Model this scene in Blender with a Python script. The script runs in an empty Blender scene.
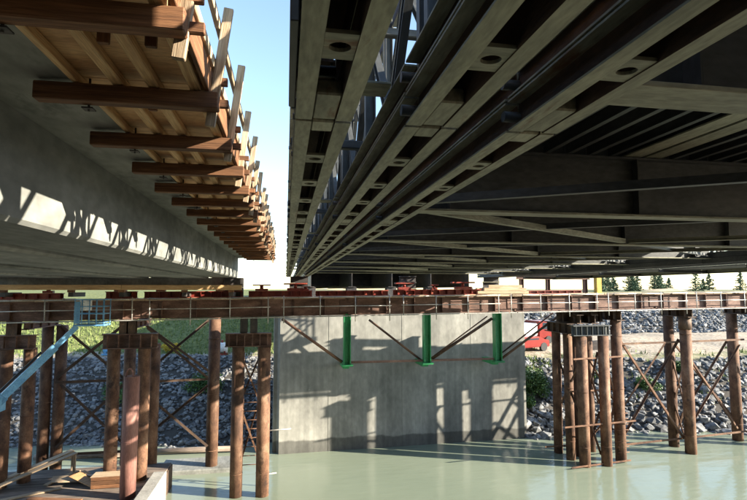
import bpy, bmesh, math, random
from mathutils import Vector, Matrix, noise
random.seed(7)
S = bpy.context.scene
C = bpy.context.collection
R = math.radians

# ------------------------------------------------------------------ camera, sky, sun, exposure
cam_d = bpy.data.cameras.new('camera'); cam = bpy.data.objects.new('camera', cam_d); C.objects.link(cam)
cam_d.sensor_width = 36.0; cam_d.lens = 24.1; cam_d.clip_start = 0.05; cam_d.clip_end = 8000
cam.location = (0, 0, 0); cam.rotation_euler = (R(90 + 4.574), 0, R(-9.95))
S.camera = cam
SUN = Vector((1.0, -0.39, 0.38)).normalized()
el = math.asin(SUN.z); az = math.atan2(SUN.x, SUN.y)
wd = bpy.data.worlds.new('World'); S.world = wd; wd.use_nodes = True
nt = wd.node_tree; bg = nt.nodes['Background']
sky = nt.nodes.new('ShaderNodeTexSky'); sky.sky_type = 'NISHITA'; sky.sun_disc = False
sky.sun_elevation = el; sky.sun_rotation = az; sky.air_density = 1.0; sky.dust_density = 0.25; sky.ozone_density = 1.0
nt.links.new(sky.outputs[0], bg.inputs[0]); bg.inputs[1].default_value = 0.11
sl = bpy.data.lights.new('sun', 'SUN'); sl.energy = 5.0; sl.angle = R(0.5); sl.color = (1.0, 0.90, 0.74)
so = bpy.data.objects.new('sun', sl); C.objects.link(so); so.location = (40, -25, 40)
so.rotation_euler = SUN.to_track_quat('Z', 'Y').to_euler()
S.view_settings.view_transform = 'Standard'; S.view_settings.look = 'None'
S.view_settings.gamma = 1.0; S.view_settings.use_curve_mapping = False
S.view_settings.exposure = 2.1
S.render.engine = 'CYCLES'

# ------------------------------------------------------------------ materials
MATS = {}
def pmat(name, cols, scale=3.0, stretch=(1, 1, 1), rough=0.7, metal=0.0, bump=0.15, fine=30.0, var=0.12, spec=0.4, wear=None, world=False, fc=(.72, 1.2)):
    """cols: 2-4 colours blended by a noise; fine grain + per-object brightness variation; optional wear colour patches"""
    m = bpy.data.materials.new(name); m.use_nodes = True; t = m.node_tree; N = t.nodes; L = t.links
    b = N['Principled BSDF']; b.inputs['Roughness'].default_value = rough; b.inputs['Metallic'].default_value = metal
    b.inputs['Specular IOR Level'].default_value = spec
    tc = N.new('ShaderNodeTexCoord'); oi = N.new('ShaderNodeObjectInfo')
    mp = N.new('ShaderNodeMapping'); mp.inputs['Scale'].default_value = stretch
    if world:
        ge = N.new('ShaderNodeNewGeometry'); L.new(ge.outputs['Position'], mp.inputs['Vector'])
    else:
        ad = N.new('ShaderNodeVectorMath'); ad.operation = 'MULTIPLY_ADD'
        cb = N.new('ShaderNodeCombineXYZ')
        for i in range(3): L.new(oi.outputs['Random'], cb.inputs[i])
        L.new(cb.outputs[0], ad.inputs[0]); ad.inputs[1].default_value = (37, 53, 71); L.new(tc.outputs['Object'], ad.inputs[2])
        L.new(ad.outputs[0], mp.inputs['Vector'])
    n1 = N.new('ShaderNodeTexNoise'); n1.inputs['Scale'].default_value = scale; n1.inputs['Detail'].default_value = 6; n1.inputs['Roughness'].default_value = 0.62
    L.new(mp.outputs[0], n1.inputs['Vector'])
    cr = N.new('ShaderNodeValToRGB'); e = cr.color_ramp.elements
    k = len(cols)
    while len(e) < k: e.new(0.5)
    for i, c in enumerate(cols):
        e[i].position = 0.32 + 0.36 * i / max(1, k - 1); e[i].color = (*c, 1)
    L.new(n1.outputs['Fac'], cr.inputs[0])
    n2 = N.new('ShaderNodeTexNoise'); n2.inputs['Scale'].default_value = fine; n2.inputs['Detail'].default_value = 4
    L.new(mp.outputs[0], n2.inputs['Vector'])
    mr = N.new('ShaderNodeMapRange'); mr.inputs[1].default_value = 0.3; mr.inputs[2].default_value = 0.7; mr.inputs[3].default_value = fc[0]; mr.inputs[4].default_value = fc[1]
    L.new(n2.outputs['Fac'], mr.inputs[0])
    mr2 = N.new('ShaderNodeMapRange'); mr2.inputs[3].default_value = 1 - var; mr2.inputs[4].default_value = 1 + var
    L.new(oi.outputs['Random'], mr2.inputs[0])
    mu = N.new('ShaderNodeMath'); mu.operation = 'MULTIPLY'; L.new(mr.outputs[0], mu.inputs[0]); L.new(mr2.outputs[0], mu.inputs[1])
    vm = N.new('ShaderNodeVectorMath'); vm.operation = 'SCALE'; L.new(cr.outputs[0], vm.inputs[0]); L.new(mu.outputs[0], vm.inputs['Scale'])
    out = vm.outputs[0]
    if wear:
        wc, ws, wth = wear
        n3 = N.new('ShaderNodeTexNoise'); n3.inputs['Scale'].default_value = ws; n3.inputs['Detail'].default_value = 8; n3.inputs['Roughness'].default_value = 0.7
        L.new(mp.outputs[0], n3.inputs['Vector'])
        w2 = N.new('ShaderNodeMapRange'); w2.inputs[1].default_value = wth; w2.inputs[2].default_value = wth + 0.1
        L.new(n3.outputs['Fac'], w2.inputs[0])
        mx = N.new('ShaderNodeMix'); mx.data_type = 'RGBA'; L.new(w2.outputs[0], mx.inputs[0]); L.new(out, mx.inputs[6]); mx.inputs[7].default_value = (*wc, 1)
        out = mx.outputs[2]
    L.new(out, b.inputs['Base Color'])
    if bump:
        bp = N.new('ShaderNodeBump'); bp.inputs['Strength'].default_value = bump; bp.inputs['Distance'].default_value = 0.02
        L.new(n2.outputs['Fac'], bp.inputs['Height']); L.new(bp.outputs[0], b.inputs['Normal'])
    MATS[name] = m
    return m
def plain(name, c, rough=0.5, metal=0.0):
    m = bpy.data.materials.new(name); m.use_nodes = True; b = m.node_tree.nodes['Principled BSDF']
    b.inputs['Base Color'].default_value = (*c, 1); b.inputs['Roughness'].default_value = rough; b.inputs['Metallic'].default_value = metal
    return m

GRAIN = (0.7, 16, 16)
timber_dark = pmat('timber_dark', [(.075, .034, .016), (.155, .07, .031), (.24, .115, .052)], 2.2, GRAIN, .75, fine=9, var=.3, bump=.3)
timber_new = pmat('timber_new', [(.44, .25, .11), (.60, .38, .18), (.68, .47, .25)], 2.0, GRAIN, .7, fine=9, var=.15, bump=.25)
timber_grey = pmat('timber_grey', [(.25, .175, .105), (.38, .28, .18), (.50, .395, .28)], 2.0, GRAIN, .8, fine=9, var=.22, bump=.3)
plywood = pmat('plywood', [(.38, .20, .08), (.54, .31, .14), (.63, .39, .19)], 1.6, (5, .6, 1), .65, fine=22, var=.18, bump=.05, wear=((.16, .09, .045), 1.3, .60))
concrete = pmat('concrete', [(.125, .13, .118), (.20, .204, .187), (.275, .275, .25)], 1.0, (1, .42, .8), .8, fine=9, var=.06, bump=.1, wear=((.12, .125, .113), 1.9, .585), world=True, fc=(.80, 1.16))
galv = pmat('galvanised_steel', [(.18, .182, .135), (.30, .298, .22), (.38, .375, .28)], 3.0, (.5, 2, 2), .55, .25, fine=26, var=.12, bump=.08, wear=((.16, .075, .035), 2.6, .60))
rust_steel = pmat('rusty_steel', [(.045, .03, .023), (.08, .05, .034), (.13, .075, .046)], 2.6, (.6, 2, 2), .7, .2, fine=28, var=.2, bump=.15)
grey_steel = pmat('grey_painted_steel', [(.045, .05, .052), (.07, .074, .074), (.095, .098, .094)], 1.5, (.6, 1.5, 1.5), .5, .2, fine=18, var=.1, bump=.05, wear=((.15, .085, .05), 2.1, .68))
dark_steel = pmat('dark_steel', [(.03, .03, .032), (.055, .05, .048), (.09, .07, .06)], 2, (1, 2, 2), .6, .3, fine=20, var=.2)
pile_rust = pmat('pile_rust', [(.05, .024, .013), (.10, .048, .027), (.155, .082, .047), (.215, .132, .085)], 1.6, (.8, 1.3, 1.3), .8, .05, fine=22, var=.22, bump=.3, wear=((.045, .024, .016), 1.5, .545), fc=(.74, 1.18))
pile_pink = pmat('pile_pink', [(.17, .075, .058), (.25, .12, .095), (.31, .165, .13)], 1.5, (.4, 3, 3), .7, fine=16, bump=.1)
girder_rust = pmat('girder_rust', [(.058, .030, .021), (.12, .066, .048), (.215, .128, .096)], 1.4, (.6, 2, 2), .75, .05, fine=18, var=.22, bump=.15, wear=((.10, .05, .035), 1.7, .61))
red_paint = pmat('red_paint', [(.12, .012, .009), (.20, .025, .017), (.26, .06, .03)], 3, (1, 1, 1), .5, fine=22, var=.2, wear=((.17, .06, .035), 3.2, .56))
green_paint = pmat('green_paint', [(.02, .17, .06), (.035, .26, .09), (.05, .30, .11)], 2, (1, 2, 2), .45, fine=20, var=.1, wear=((.10, .085, .05), 3, .66))
blue_paint = pmat('blue_paint', [(.08, .22, .40), (.13, .31, .50), (.20, .40, .58)], 1.5, (1, 2, 2), .4, fine=20, var=.1, wear=((.10, .17, .26), 2.6, .62))
rail_steel = pmat('rail_steel', [(.27, .26, .24), (.38, .365, .335), (.48, .465, .43)], 3, (1, 1, 1), .5, .3, fine=20, var=.15, wear=((.24, .12, .07), 3, .62))
white_paint = pmat('white_paint', [(.62, .62, .60), (.74, .74, .72), (.80, .80, .78)], 2, (1, 1, 1), .45, fine=16, var=.05)
yellow_paint = pmat('yellow_paint', [(.34, .22, .03), (.45, .30, .045), (.50, .36, .07)], 2, (1, 1, 1), .5, fine=16, var=.05)
rubber = plain('rubber', (.02, .02, .02), .8)
glass = plain('dark_glass', (.03, .04, .05), .08)
rock_mat = pmat('rock', [(.085, .089, .094), (.17, .173, .173), (.31, .31, .30)], 1.2, (1, 1, 1), .9, fine=9, var=.35, bump=.4, world=False)
rock_mass = pmat('rock_mass', [(.065, .068, .072), (.14, .143, .147), (.30, .30, .29)], 1.5, (1, 1, 1), .9, fine=7, var=0, bump=.4, world=True)
bark = pmat('bark', [(.05, .035, .025), (.10, .07, .05)], 6, (1, 1, .3), .9, fine=30)
def leafmat(name, a, b, tr=.25):
    m = pmat(name, [a, b], 1.7, (1, 1, 1), .65, fine=9, var=.15, bump=0, world=True)
    return m
needle = leafmat('needles', (.04, .075, .04), (.085, .14, .075))
leaf = leafmat('leaves', (.03, .075, .018), (.09, .17, .035))
grass_m = leafmat('grass_blades', (.075, .115, .025), (.17, .21, .06))
gorse_m = leafmat('yellow_blossom', (.40, .28, .02), (.62, .45, .04))

def pier_material():
    m = pmat('pier_concrete', [(.165, .165, .148), (.245, .242, .217), (.335, .33, .295)], .55, (1, 1, .6), .85, fine=5, var=0, bump=.06, wear=((.48, .475, .44), 1.0, .66), world=True, fc=(.86, 1.1))
    t = m.node_tree; N = t.nodes; L = t.links; b = N['Principled BSDF']
    src = b.inputs['Base Color'].links[0].from_socket
    ge = N.new('ShaderNodeNewGeometry'); sp = N.new('ShaderNodeSeparateXYZ'); L.new(ge.outputs['Position'], sp.inputs[0])
    nz = N.new('ShaderNodeTexNoise'); nz.inputs['Scale'].default_value = .8; nz.inputs['Detail'].default_value = 5; L.new(ge.outputs['Position'], nz.inputs['Vector'])
    ma = N.new('ShaderNodeMath'); ma.operation = 'MULTIPLY_ADD'; L.new(nz.outputs['Fac'], ma.inputs[0]); ma.inputs[1].default_value = -.6; L.new(sp.outputs['Z'], ma.inputs[2])
    mr = N.new('ShaderNodeMapRange'); mr.inputs[1].default_value = -9.05; mr.inputs[2].default_value = -8.95; mr.inputs[3].default_value = .42; mr.inputs[4].default_value = 1
    L.new(ma.outputs[0], mr.inputs[0])
    # drip streaks
    mp = N.new('ShaderNodeMapping'); mp.inputs['Scale'].default_value = (1.6, 1, .06); L.new(ge.outputs['Position'], mp.inputs[0])
    ns = N.new('ShaderNodeTexNoise'); ns.inputs['Scale'].default_value = 2.2; ns.inputs['Detail'].default_value = 4; L.new(mp.outputs[0], ns.inputs['Vector'])
    m2 = N.new('ShaderNodeMapRange'); m2.inputs[1].default_value = .42; m2.inputs[2].default_value = .66; m2.inputs[3].default_value = .84; m2.inputs[4].default_value = 1.04; L.new(ns.outputs['Fac'], m2.inputs[0])
    mu = N.new('ShaderNodeMath'); mu.operation = 'MULTIPLY'; L.new(mr.outputs[0], mu.inputs[0]); L.new(m2.outputs[0], mu.inputs[1])
    sc = N.new('ShaderNodeVectorMath'); sc.operation = 'SCALE'; L.new(src, sc.inputs[0]); L.new(mu.outputs[0], sc.inputs['Scale'])
    L.new(sc.outputs[0], b.inputs['Base Color'])
    return m
pier_mat = pier_material()

def water_material():
    m = bpy.data.materials.new('river_water'); m.use_nodes = True; t = m.node_tree; N = t.nodes; L = t.links; b = N['Principled BSDF']
    b.inputs['Roughness'].default_value = .13; b.inputs['IOR'].default_value = 1.33
    ge = N.new('ShaderNodeNewGeometry')
    n0 = N.new('ShaderNodeTexNoise'); n0.inputs['Scale'].default_value = .12; n0.inputs['Detail'].default_value = 4; L.new(ge.outputs['Position'], n0.inputs['Vector'])
    cr = N.new('ShaderNodeValToRGB'); cr.color_ramp.elements[0].position = .3; cr.color_ramp.elements[0].color = (.165, .197, .148, 1)
    cr.color_ramp.elements[1].position = .7; cr.color_ramp.elements[1].color = (.205, .237, .178, 1)
    L.new(n0.outputs['Fac'], cr.inputs[0]); L.new(cr.outputs[0], b.inputs['Base Color'])
    mp = N.new('ShaderNodeMapping'); mp.inputs['Scale'].default_value = (.55, 1.6, 1); mp.inputs['Rotation'].default_value = (0, 0, .15); L.new(ge.outputs['Position'], mp.inputs[0])
    n1 = N.new('ShaderNodeTexNoise'); n1.inputs['Scale'].default_value = 1.3; n1.inputs['Detail'].default_value = 5; L.new(mp.outputs[0], n1.inputs['Vector'])
    bp = N.new('ShaderNodeBump'); bp.inputs['Strength'].default_value = .35; bp.inputs['Distance'].default_value = .05
    L.new(n1.outputs['Fac'], bp.inputs['Height']); L.new(bp.outputs[0], b.inputs['Normal'])
    return m
water_mat = water_material()

def terrain_material():
    m = bpy.data.materials.new('bank_ground'); m.use_nodes = True; t = m.node_tree; N = t.nodes; L = t.links; b = N['Principled BSDF']
    b.inputs['Roughness'].default_value = .95; b.inputs['Specular IOR Level'].default_value = .2
    ge = N.new('ShaderNodeNewGeometry'); at = N.new('ShaderNodeAttribute'); at.attribute_name = 'grassy'
    n0 = N.new('ShaderNodeTexNoise'); n0.inputs['Scale'].default_value = .5; n0.inputs['Detail'].default_value = 8; n0.inputs['Roughness'].default_value = .7; L.new(ge.outputs['Position'], n0.inputs['Vector'])
    n1 = N.new('ShaderNodeTexNoise'); n1.inputs['Scale'].default_value = 3.5; n1.inputs['Detail'].default_value = 8; L.new(ge.outputs['Position'], n1.inputs['Vector'])
    d = N.new('ShaderNodeValToRGB'); d.color_ramp.elements[0].position = .3; d.color_ramp.elements[0].color = (.20, .16, .115, 1); d.color_ramp.elements[1].position = .7; d.color_ramp.elements[1].color = (.42, .36, .28, 1)
    g = N.new('ShaderNodeValToRGB'); g.color_ramp.elements[0].position = .3; g.color_ramp.elements[0].color = (.06, .08, .025, 1); g.color_ramp.elements[1].position = .7; g.color_ramp.elements[1].color = (.19, .20, .075, 1)
    L.new(n1.outputs['Fac'], d.inputs[0]); L.new(n1.outputs['Fac'], g.inputs[0])
    ma = N.new('ShaderNodeMath'); ma.operation = 'MULTIPLY_ADD'; L.new(n0.outputs['Fac'], ma.inputs[0]); ma.inputs[1].default_value = .8; 
    sb = N.new('ShaderNodeMath'); sb.operation = 'SUBTRACT'; L.new(at.outputs['Fac'], sb.inputs[0]); sb.inputs[1].default_value = .4; L.new(sb.outputs[0], ma.inputs[2])
    mr = N.new('ShaderNodeMapRange'); mr.inputs[1].default_value = .4; mr.inputs[2].default_value = .6; L.new(ma.outputs[0], mr.inputs[0])
    mx = N.new('ShaderNodeMix'); mx.data_type = 'RGBA'; L.new(mr.outputs[0], mx.inputs[0]); L.new(d.outputs[0], mx.inputs[6]); L.new(g.outputs[0], mx.inputs[7])
    at2 = N.new('ShaderNodeAttribute'); at2.attribute_name = 'rocky'
    mx2 = N.new('ShaderNodeMix'); mx2.data_type = 'RGBA'; L.new(at2.outputs['Fac'], mx2.inputs[0]); L.new(mx.outputs[2], mx2.inputs[6]); mx2.inputs[7].default_value = (.06, .055, .048, 1)  # dark soil under the riprap, with shade between the rocks painted in
    L.new(mx2.outputs[2], b.inputs['Base Color'])
    bp = N.new('ShaderNodeBump'); bp.inputs['Strength'].default_value = .6; bp.inputs['Distance'].default_value = .12; L.new(n1.outputs['Fac'], bp.inputs['Height']); L.new(bp.outputs[0], b.inputs['Normal'])
    return m
terrain_mat = terrain_material()

# ------------------------------------------------------------------ object helpers
W = {}
def link(o, parent=None, M=None):
    C.objects.link(o); M = M or Matrix()
    o.matrix_basis = M; W[o.name] = M.copy()
    if parent is not None:
        o.parent = parent; o.matrix_parent_inverse = W[parent.name].inverted()
    return o
def tag(o, label, cat, group=None, kind=None):
    o['label'] = label; o['category'] = cat
    if group: o['group'] = group
    if kind: o['kind'] = kind
    return o
def thing(name, loc, label, cat, group=None):
    o = bpy.data.objects.new(name, None); o.empty_display_size = .3
    link(o, None, Matrix.Translation(Vector(loc)))
    return tag(o, label, cat, group)
MESH = {}
def mesh_from(key, verts, faces, mat, smooth=False, mats=None, midx=None):
    if key in MESH: return MESH[key]
    me = bpy.data.meshes.new(str(key[0])); me.from_pydata([tuple(v) for v in verts], [], faces); me.update()
    for mm in (mats or [mat]): me.materials.append(mm)
    if midx:
        for p, i in zip(me.polygons, midx): p.material_index = i
    if smooth:
        for p in me.polygons: p.use_smooth = True
    MESH[key] = me
    return me
def boxmesh(sx, sy, sz, mat, bev=None):
    key = ('box', round(sx, 3), round(sy, 3), round(sz, 3), mat.name)
    if key in MESH: return MESH[key]
    bm = bmesh.new(); bmesh.ops.create_cube(bm, size=1)
    bmesh.ops.scale(bm, vec=(sx, sy, sz), verts=bm.verts)
    b = bev if bev is not None else min(.008, .12 * min(sx, sy, sz))
    if b > 0: bmesh.ops.bevel(bm, geom=bm.edges[:], offset=b, segments=1, affect='EDGES')
    me = bpy.data.meshes.new('box'); bm.to_mesh(me); bm.free(); me.materials.append(mat)
    MESH[key] = me
    return me
def box(name, x0, x1, y0, y1, z0, z1, mat, parent=None, bev=None, M=None):
    """axis-aligned box; long axis becomes local X so that grain runs along it"""
    d = [x1 - x0, y1 - y0, z1 - z0]; c = Vector(((x0 + x1) / 2, (y0 + y1) / 2, (z0 + z1) / 2))
    a = d.index(max(d)); rot = [Matrix(), Matrix(((0, -1, 0), (1, 0, 0), (0, 0, 1))).to_4x4(), Matrix(((0, 0, -1), (0, 1, 0), (1, 0, 0))).to_4x4()][a]
    dd = [(d[0], d[1], d[2]), (d[1], d[0], d[2]), (d[2], d[1], d[0])][a]
    o = bpy.data.objects.new(name, boxmesh(*dd, mat, bev))
    T = Matrix.Translation(c) @ rot
    return link(o, parent, (M @ T) if M else T)
def prof_pts(kind, w, h, t):
    if kind == 'I':
        a = t / 2
        return [(-w/2, -h/2), (w/2, -h/2), (w/2, -h/2 + t), (a, -h/2 + t), (a, h/2 - t), (w/2, h/2 - t), (w/2, h/2), (-w/2, h/2), (-w/2, h/2 - t), (-a, h/2 - t), (-a, -h/2 + t), (-w/2, -h/2 + t)]
    if kind == 'C':   # web at -w/2, flanges towards +w/2
        return [(-w/2, -h/2), (w/2, -h/2), (w/2, -h/2 + t), (-w/2 + t, -h/2 + t), (-w/2 + t, h/2 - t), (w/2, h/2 - t), (w/2, h/2), (-w/2, h/2)]
    if kind == 'L':
        return [(-w/2, -h/2), (w/2, -h/2), (w/2, -h/2 + t), (-w/2 + t, -h/2 + t), (-w/2 + t, h/2), (-w/2, h/2)]
    if kind == 'pipe':
        n = 20 if w > .3 else 10
        return [(w/2 * math.cos(2*math.pi*i/n), w/2 * math.sin(2*math.pi*i/n)) for i in range(n)]
    return [(-w/2, -h/2), (w/2, -h/2), (w/2, h/2), (-w/2, h/2)]
def extr(pts, L, mat, key, smooth=False):
    n = len(pts)
    v = [(-L/2, a, b) for a, b in pts] + [(L/2, a, b) for a, b in pts]
    f = [(i, (i + 1) % n, n + (i + 1) % n, n + i) for i in range(n)] + [tuple(range(n - 1, -1, -1)), tuple(range(n, 2 * n))]
    me = mesh_from(key, v, [tuple(reversed(q)) for q in f], mat)
    if smooth:
        for p in me.polygons: p.use_smooth = len(p.vertices) == 4
    return me
def frame(p0, p1, up=(0, 0, 1), roll=0.0):
    p0 = Vector(p0); p1 = Vector(p1); x = (p1 - p0).normalized(); u = Vector(up)
    if abs(x.dot(u)) > .99: u = Vector((0, 1, 0))
    y = u.cross(x).normalized(); z = x.cross(y)
    M = Matrix((x, y, z)).transposed().to_4x4()
    if roll: M = M @ Matrix.Rotation(roll, 4, 'X')
    return Matrix.Translation((p0 + p1) / 2) @ M, (p1 - p0).length
def beam(name, p0, p1, w, h, mat, parent=None, kind='box', t=.02, up=(0, 0, 1), roll=0.0, M=None):
    T, L = frame(p0, p1, up, roll)
    if kind == 'box': me = boxmesh(L, w, h, mat)
    else:
        key = (kind, round(L, 3), round(w, 3), round(h, 3), round(t, 3), mat.name)
        me = MESH.get(key) or extr(prof_pts(kind, w, h, t), L, mat, key, smooth=(kind == 'pipe'))
    return link(bpy.data.objects.new(name, me), parent, (M @ T) if M else T)
class MB:
    """collects beams into one mesh (for far or hidden pieces that stay one part)"""
    def __init__(s): s.v = []; s.f = []
    def beam(s, p0, p1, w, h, kind='box', t=.02, up=(0, 0, 1)):
        T, L = frame(p0, p1, up); pts = prof_pts(kind, w, h, t); n = len(pts); o = len(s.v)
        s.v += [T @ Vector((-L/2, a, b)) for a, b in pts] + [T @ Vector((L/2, a, b)) for a, b in pts]
        s.f += [tuple(o + q for q in (n + i, n + (i + 1) % n, (i + 1) % n, i)) for i in range(n)] + [tuple(o + q for q in range(n)), tuple(o + q for q in range(2 * n - 1, n - 1, -1))]
    def box(s, x0, x1, y0, y1, z0, z1): s.beam((x0, (y0+y1)/2, (z0+z1)/2), (x1, (y0+y1)/2, (z0+z1)/2), y1-y0, z1-z0)
    def build(s, name, mat, parent=None, smooth=False):
        me = bpy.data.meshes.new(name); me.from_pydata([tuple(v) for v in s.v], [], s.f); me.materials.append(mat)
        if smooth:
            for p in me.polygons: p.use_smooth = True
        return link(bpy.data.objects.new(name, me), parent)

# ------------------------------------------------------------------ terrain and river
WATER = -9.4
def sstep(a, b, x):
    x = min(1, max(0, (x - a) / (b - a))); return x * x * (3 - 2 * x)
def lerp_tab(tab, t):
    if t <= tab[0][0]: return tab[0][1]
    for (a, za), (b, zb) in zip(tab, tab[1:]):
        if t <= b: return za + (zb - za) * (t - a) / (b - a)
    return tab[-1][1]
RIGHT = [(-8, -11.5), (0, -9.5), (6.2, -5.5), (9, -5.2), (24, -5.0), (31, -2.0), (42, -1.3), (60, -.6), (90, -.1), (400, .3), (4000, 6)]
LEFT = [(-8, -11.5), (0, -9.5), (8.5, -5.4), (12.5, -5.1), (24, -1.3), (40, -.9), (90, -.5), (400, 0.0), (4000, 6)]
def shore(x): return 32.3 - .085 * max(-30, min(36, x)) + .5 * math.sin(x * .35)
def ground_z(x, y):
    if y < 14: return lerp_tab([(-60, -.4), (-14, -.9), (-9, -1.7), (1.8, -1.75), (12.5, -9.6), (14, -10.4)], y + .4 * noise.noise(Vector((x * .4, y * .4, 9))))  # unseen near bank below the camera, added to cut bounce light from the water
    t = y - shore(x); k = sstep(2, 12, x)
    z = lerp_tab(LEFT, t) * (1 - k) + lerp_tab(RIGHT, t) * k
    if t > -2: z += .25 * noise.noise(Vector((x * .3, y * .3, 0))) * min(1, (t + 2) / 4) + (.5 * noise.noise(Vector((x * .06, y * .06, 3))) if t > 30 else 0)
    return z
def axis(a, b, step, lo, hi):
    r = []; x = a
    while x <= b: r.append(x); x += step
    s = step; x = b
    while x < hi: s *= 1.3; x += s; r.append(x)
    s = step; x = a
    while x > lo: s *= 1.3; x -= s; r.insert(0, x)
    return r
xs = axis(-38, 58, .8, -3500, 3500); ys = [y for y in axis(24, 76, .8, -600, 4500) if y < -70 or y > 24] + [-62 + 2 * i for i in range(24)] + [-14 + .9 * i for i in range(42)]; ys.sort()
tv = [(x, y, ground_z(x, y)) for y in ys for x in xs]; nx = len(xs)
tf = [(j*nx + i, j*nx + i + 1, (j+1)*nx + i + 1, (j+1)*nx + i) for j in range(len(ys) - 1) for i in range(nx - 1)]
me = bpy.data.meshes.new('riverbank'); me.from_pydata(tv, [], tf); me.materials.append(terrain_mat)
ga = me.attributes.new('grassy', 'FLOAT', 'POINT'); ra = me.attributes.new('rocky', 'FLOAT', 'POINT')
for i, (x, y, z) in enumerate(tv):
    t = y - shore(x)
    if y < 14: g = 0  # unseen near bank left as bare pale dirt for its warm bounce light
    elif x < 5: g = .72 * sstep(9.5, 12.5, t)
    else: g = max(.5 * sstep(4.5, 6, t) * (1 - sstep(8, 10, t)), .55 * sstep(34, 44, t), sstep(20, 16.5, x) * sstep(3.5, 5, t) * (1 - sstep(8, 10, t)))
    ga.data[i].value = g
    ra.data[i].value = 0 if y < 14 else (sstep(10.2, 9.2, t) if x < 5 else max(sstep(7, 6, t), sstep(22.5, 23.5, t) * sstep(32.5, 31.5, t)))
for p in me.polygons: p.use_smooth = True
bank = link(bpy.data.objects.new('riverbank', me)); bank['kind'] = 'structure'; bank['label'] = 'sloping river bank of dirt, grass and grey riprap beyond the pier'
wm = bpy.data.meshes.new('river'); wm.from_pydata([(-3000, -600, WATER), (3000, -600, WATER), (3000, 60, WATER), (-3000, 60, WATER)], [], [(0, 1, 2, 3)]); wm.materials.append(water_mat)
river = link(bpy.data.objects.new('river', wm)); river['kind'] = 'structure'; river['label'] = 'calm milky green river below both bridges'

# ------------------------------------------------------------------ concrete bridge on the left
YB, YE = -14.0, 25.2
cb = thing('concrete_bridge', (-5.5, 25, .45), 'grey concrete girder bridge on the left with sunlit slits along its side', 'bridge')
def xz_prism(name, pts, y0, y1, mat, parent):
    n = len(pts); v = [(a, y0, b) for a, b in pts] + [(a, y1, b) for a, b in pts]
    f = [(i, (i+1) % n, n + (i+1) % n, n + i) for i in range(n)] + [tuple(range(n-1, -1, -1)), tuple(range(n, 2*n))]
    me = bpy.data.meshes.new(name); me.from_pydata(v, [], f); me.materials.append(mat)
    bm = bmesh.new(); bm.from_mesh(me); bmesh.ops.recalc_face_normals(bm, faces=bm.faces); bm.to_mesh(me); bm.free()
    return link(bpy.data.objects.new(name, me), parent)
for i in range(8):
    x1 = -2.30 - 1.36 * i; x0 = x1 - 1.20; zb = .58 - (.0, .05, .0, .06, .02, .07, .03, .05)[i]
    xz_prism('box_beam', [(x0 + .04, zb), (x1 - .04, zb), (x1, zb + .04), (x1, 1.54), (x0, 1.54), (x0, zb + .04)], YB, YE, concrete, cb)
xz_prism('deck_slab', [(-12.6, 1.543), (-2.30, 1.543), (-1.60, 1.572), (-1.60, 1.64), (-.66, 1.65), (-.66, 1.86), (-12.6, 1.86)], YB, YE - .02, concrete, cb)
xz_prism('end_diaphragm', [(-12.5, .66), (-2.36, .66), (-2.36, 1.53), (-12.5, 1.53)], YE - .5, YE + .12, concrete, cb)

xz_prism('end_cap_beam', [(-12.6, .20), (-2.9, .20), (-2.9, .575), (-12.6, .575)], YE - .55, YE + .1, concrete, cb)
# timber edge formwork under the cantilever
fw = thing('edge_formwork', (-1.1, 25, 1.4), 'brown timber brackets, joists and plywood forming the deck edge of concrete bridge', 'formwork')
BR = [2.78 + 1.19 * k for k in range(-5, 19)]
for k, y in enumerate(BR):
    dz = random.uniform(-.008, .008); e = random.uniform(-.03, .03)
    b = box('bracket_beam', -1.86 + e, -.545 + e * .5, y - .055, y + .055, 1.40 + dz, 1.533 + dz, timber_dark, fw)
    beam('hanger_rod', (-1.50, y + .075, 1.36), (-1.50, y + .075, 1.62), .018, .018, dark_steel, b, 'pipe')
    box('rod_washer', -1.54, -1.46, y + .035, y + .115, 1.372, 1.384, dark_steel, b)
    for zc, ln in ((1.45, .13), (1.63, .12)):
        box('cleat', -.60, -.60 + ln, y + .058, y + .098, zc + dz, zc + .065 + dz, timber_dark, fw)
for xj, wj in ((-1.545, .05), (-1.27, .085), (-1.02, .085), (-.71, .085)):
    y = -3.4 + random.uniform(0, .6)
    while y < 24.6:
        l = min(2.44, 24.75 - y); e = random.uniform(-.02, .02)
        box('joist', xj - wj/2 + e, xj + wj/2 + e, y, y + l - .012, 1.541, 1.612, timber_new, fw)
        y += 2.44
y = -3.3
while y < 24.6:
    box('plywood_sheet', -1.597, -.642, y, min(24.7, y + 1.216), 1.616 + random.uniform(0, .004), 1.634, plywood, fw)
    y += 1.22
y = -3.3
while y < 24.6:
    l = min(3.04, 24.75 - y)
    box('edge_board', -.64, -.605, y, y + l - .01, 1.545, 1.88, timber_dark, fw)
    y += 3.05
for k, y in enumerate(BR):
    for xx in (-1.14, -.86, -.67):
        if random.random() < .45: box('spacer_block', xx - .035, xx + .035, y + .45, y + .49, 1.53, 1.613, timber_dark, fw)

gr = thing('timber_guardrail', (-.56, 25, 1.32), 'row of pale sunlit lumber guardrail posts and rails along concrete bridge edge', 'guardrail')
for k, y in enumerate(BR):
    a = random.uniform(-.02, .02); h = random.uniform(-.05, .05)
    beam('post', (-.61, y + .078 + a * .3, 1.30 + h * .4), (-.495 + a, y + .078 - a, 2.29 + h), .04, .075, timber_grey, gr, up=(1, 0, 0))
for zc, xc in ((1.80, -.60), (2.13, -.565)):
    y = BR[0]
    while y < 24.2:
        l = min(3.6, 24.4 - y); s = random.uniform(-.02, .02)
        beam('rail', (xc, y, zc + s), (xc, y + l, zc + random.uniform(-.02, .02)), .038, .085, timber_grey, gr)
        y += 3.57

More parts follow.
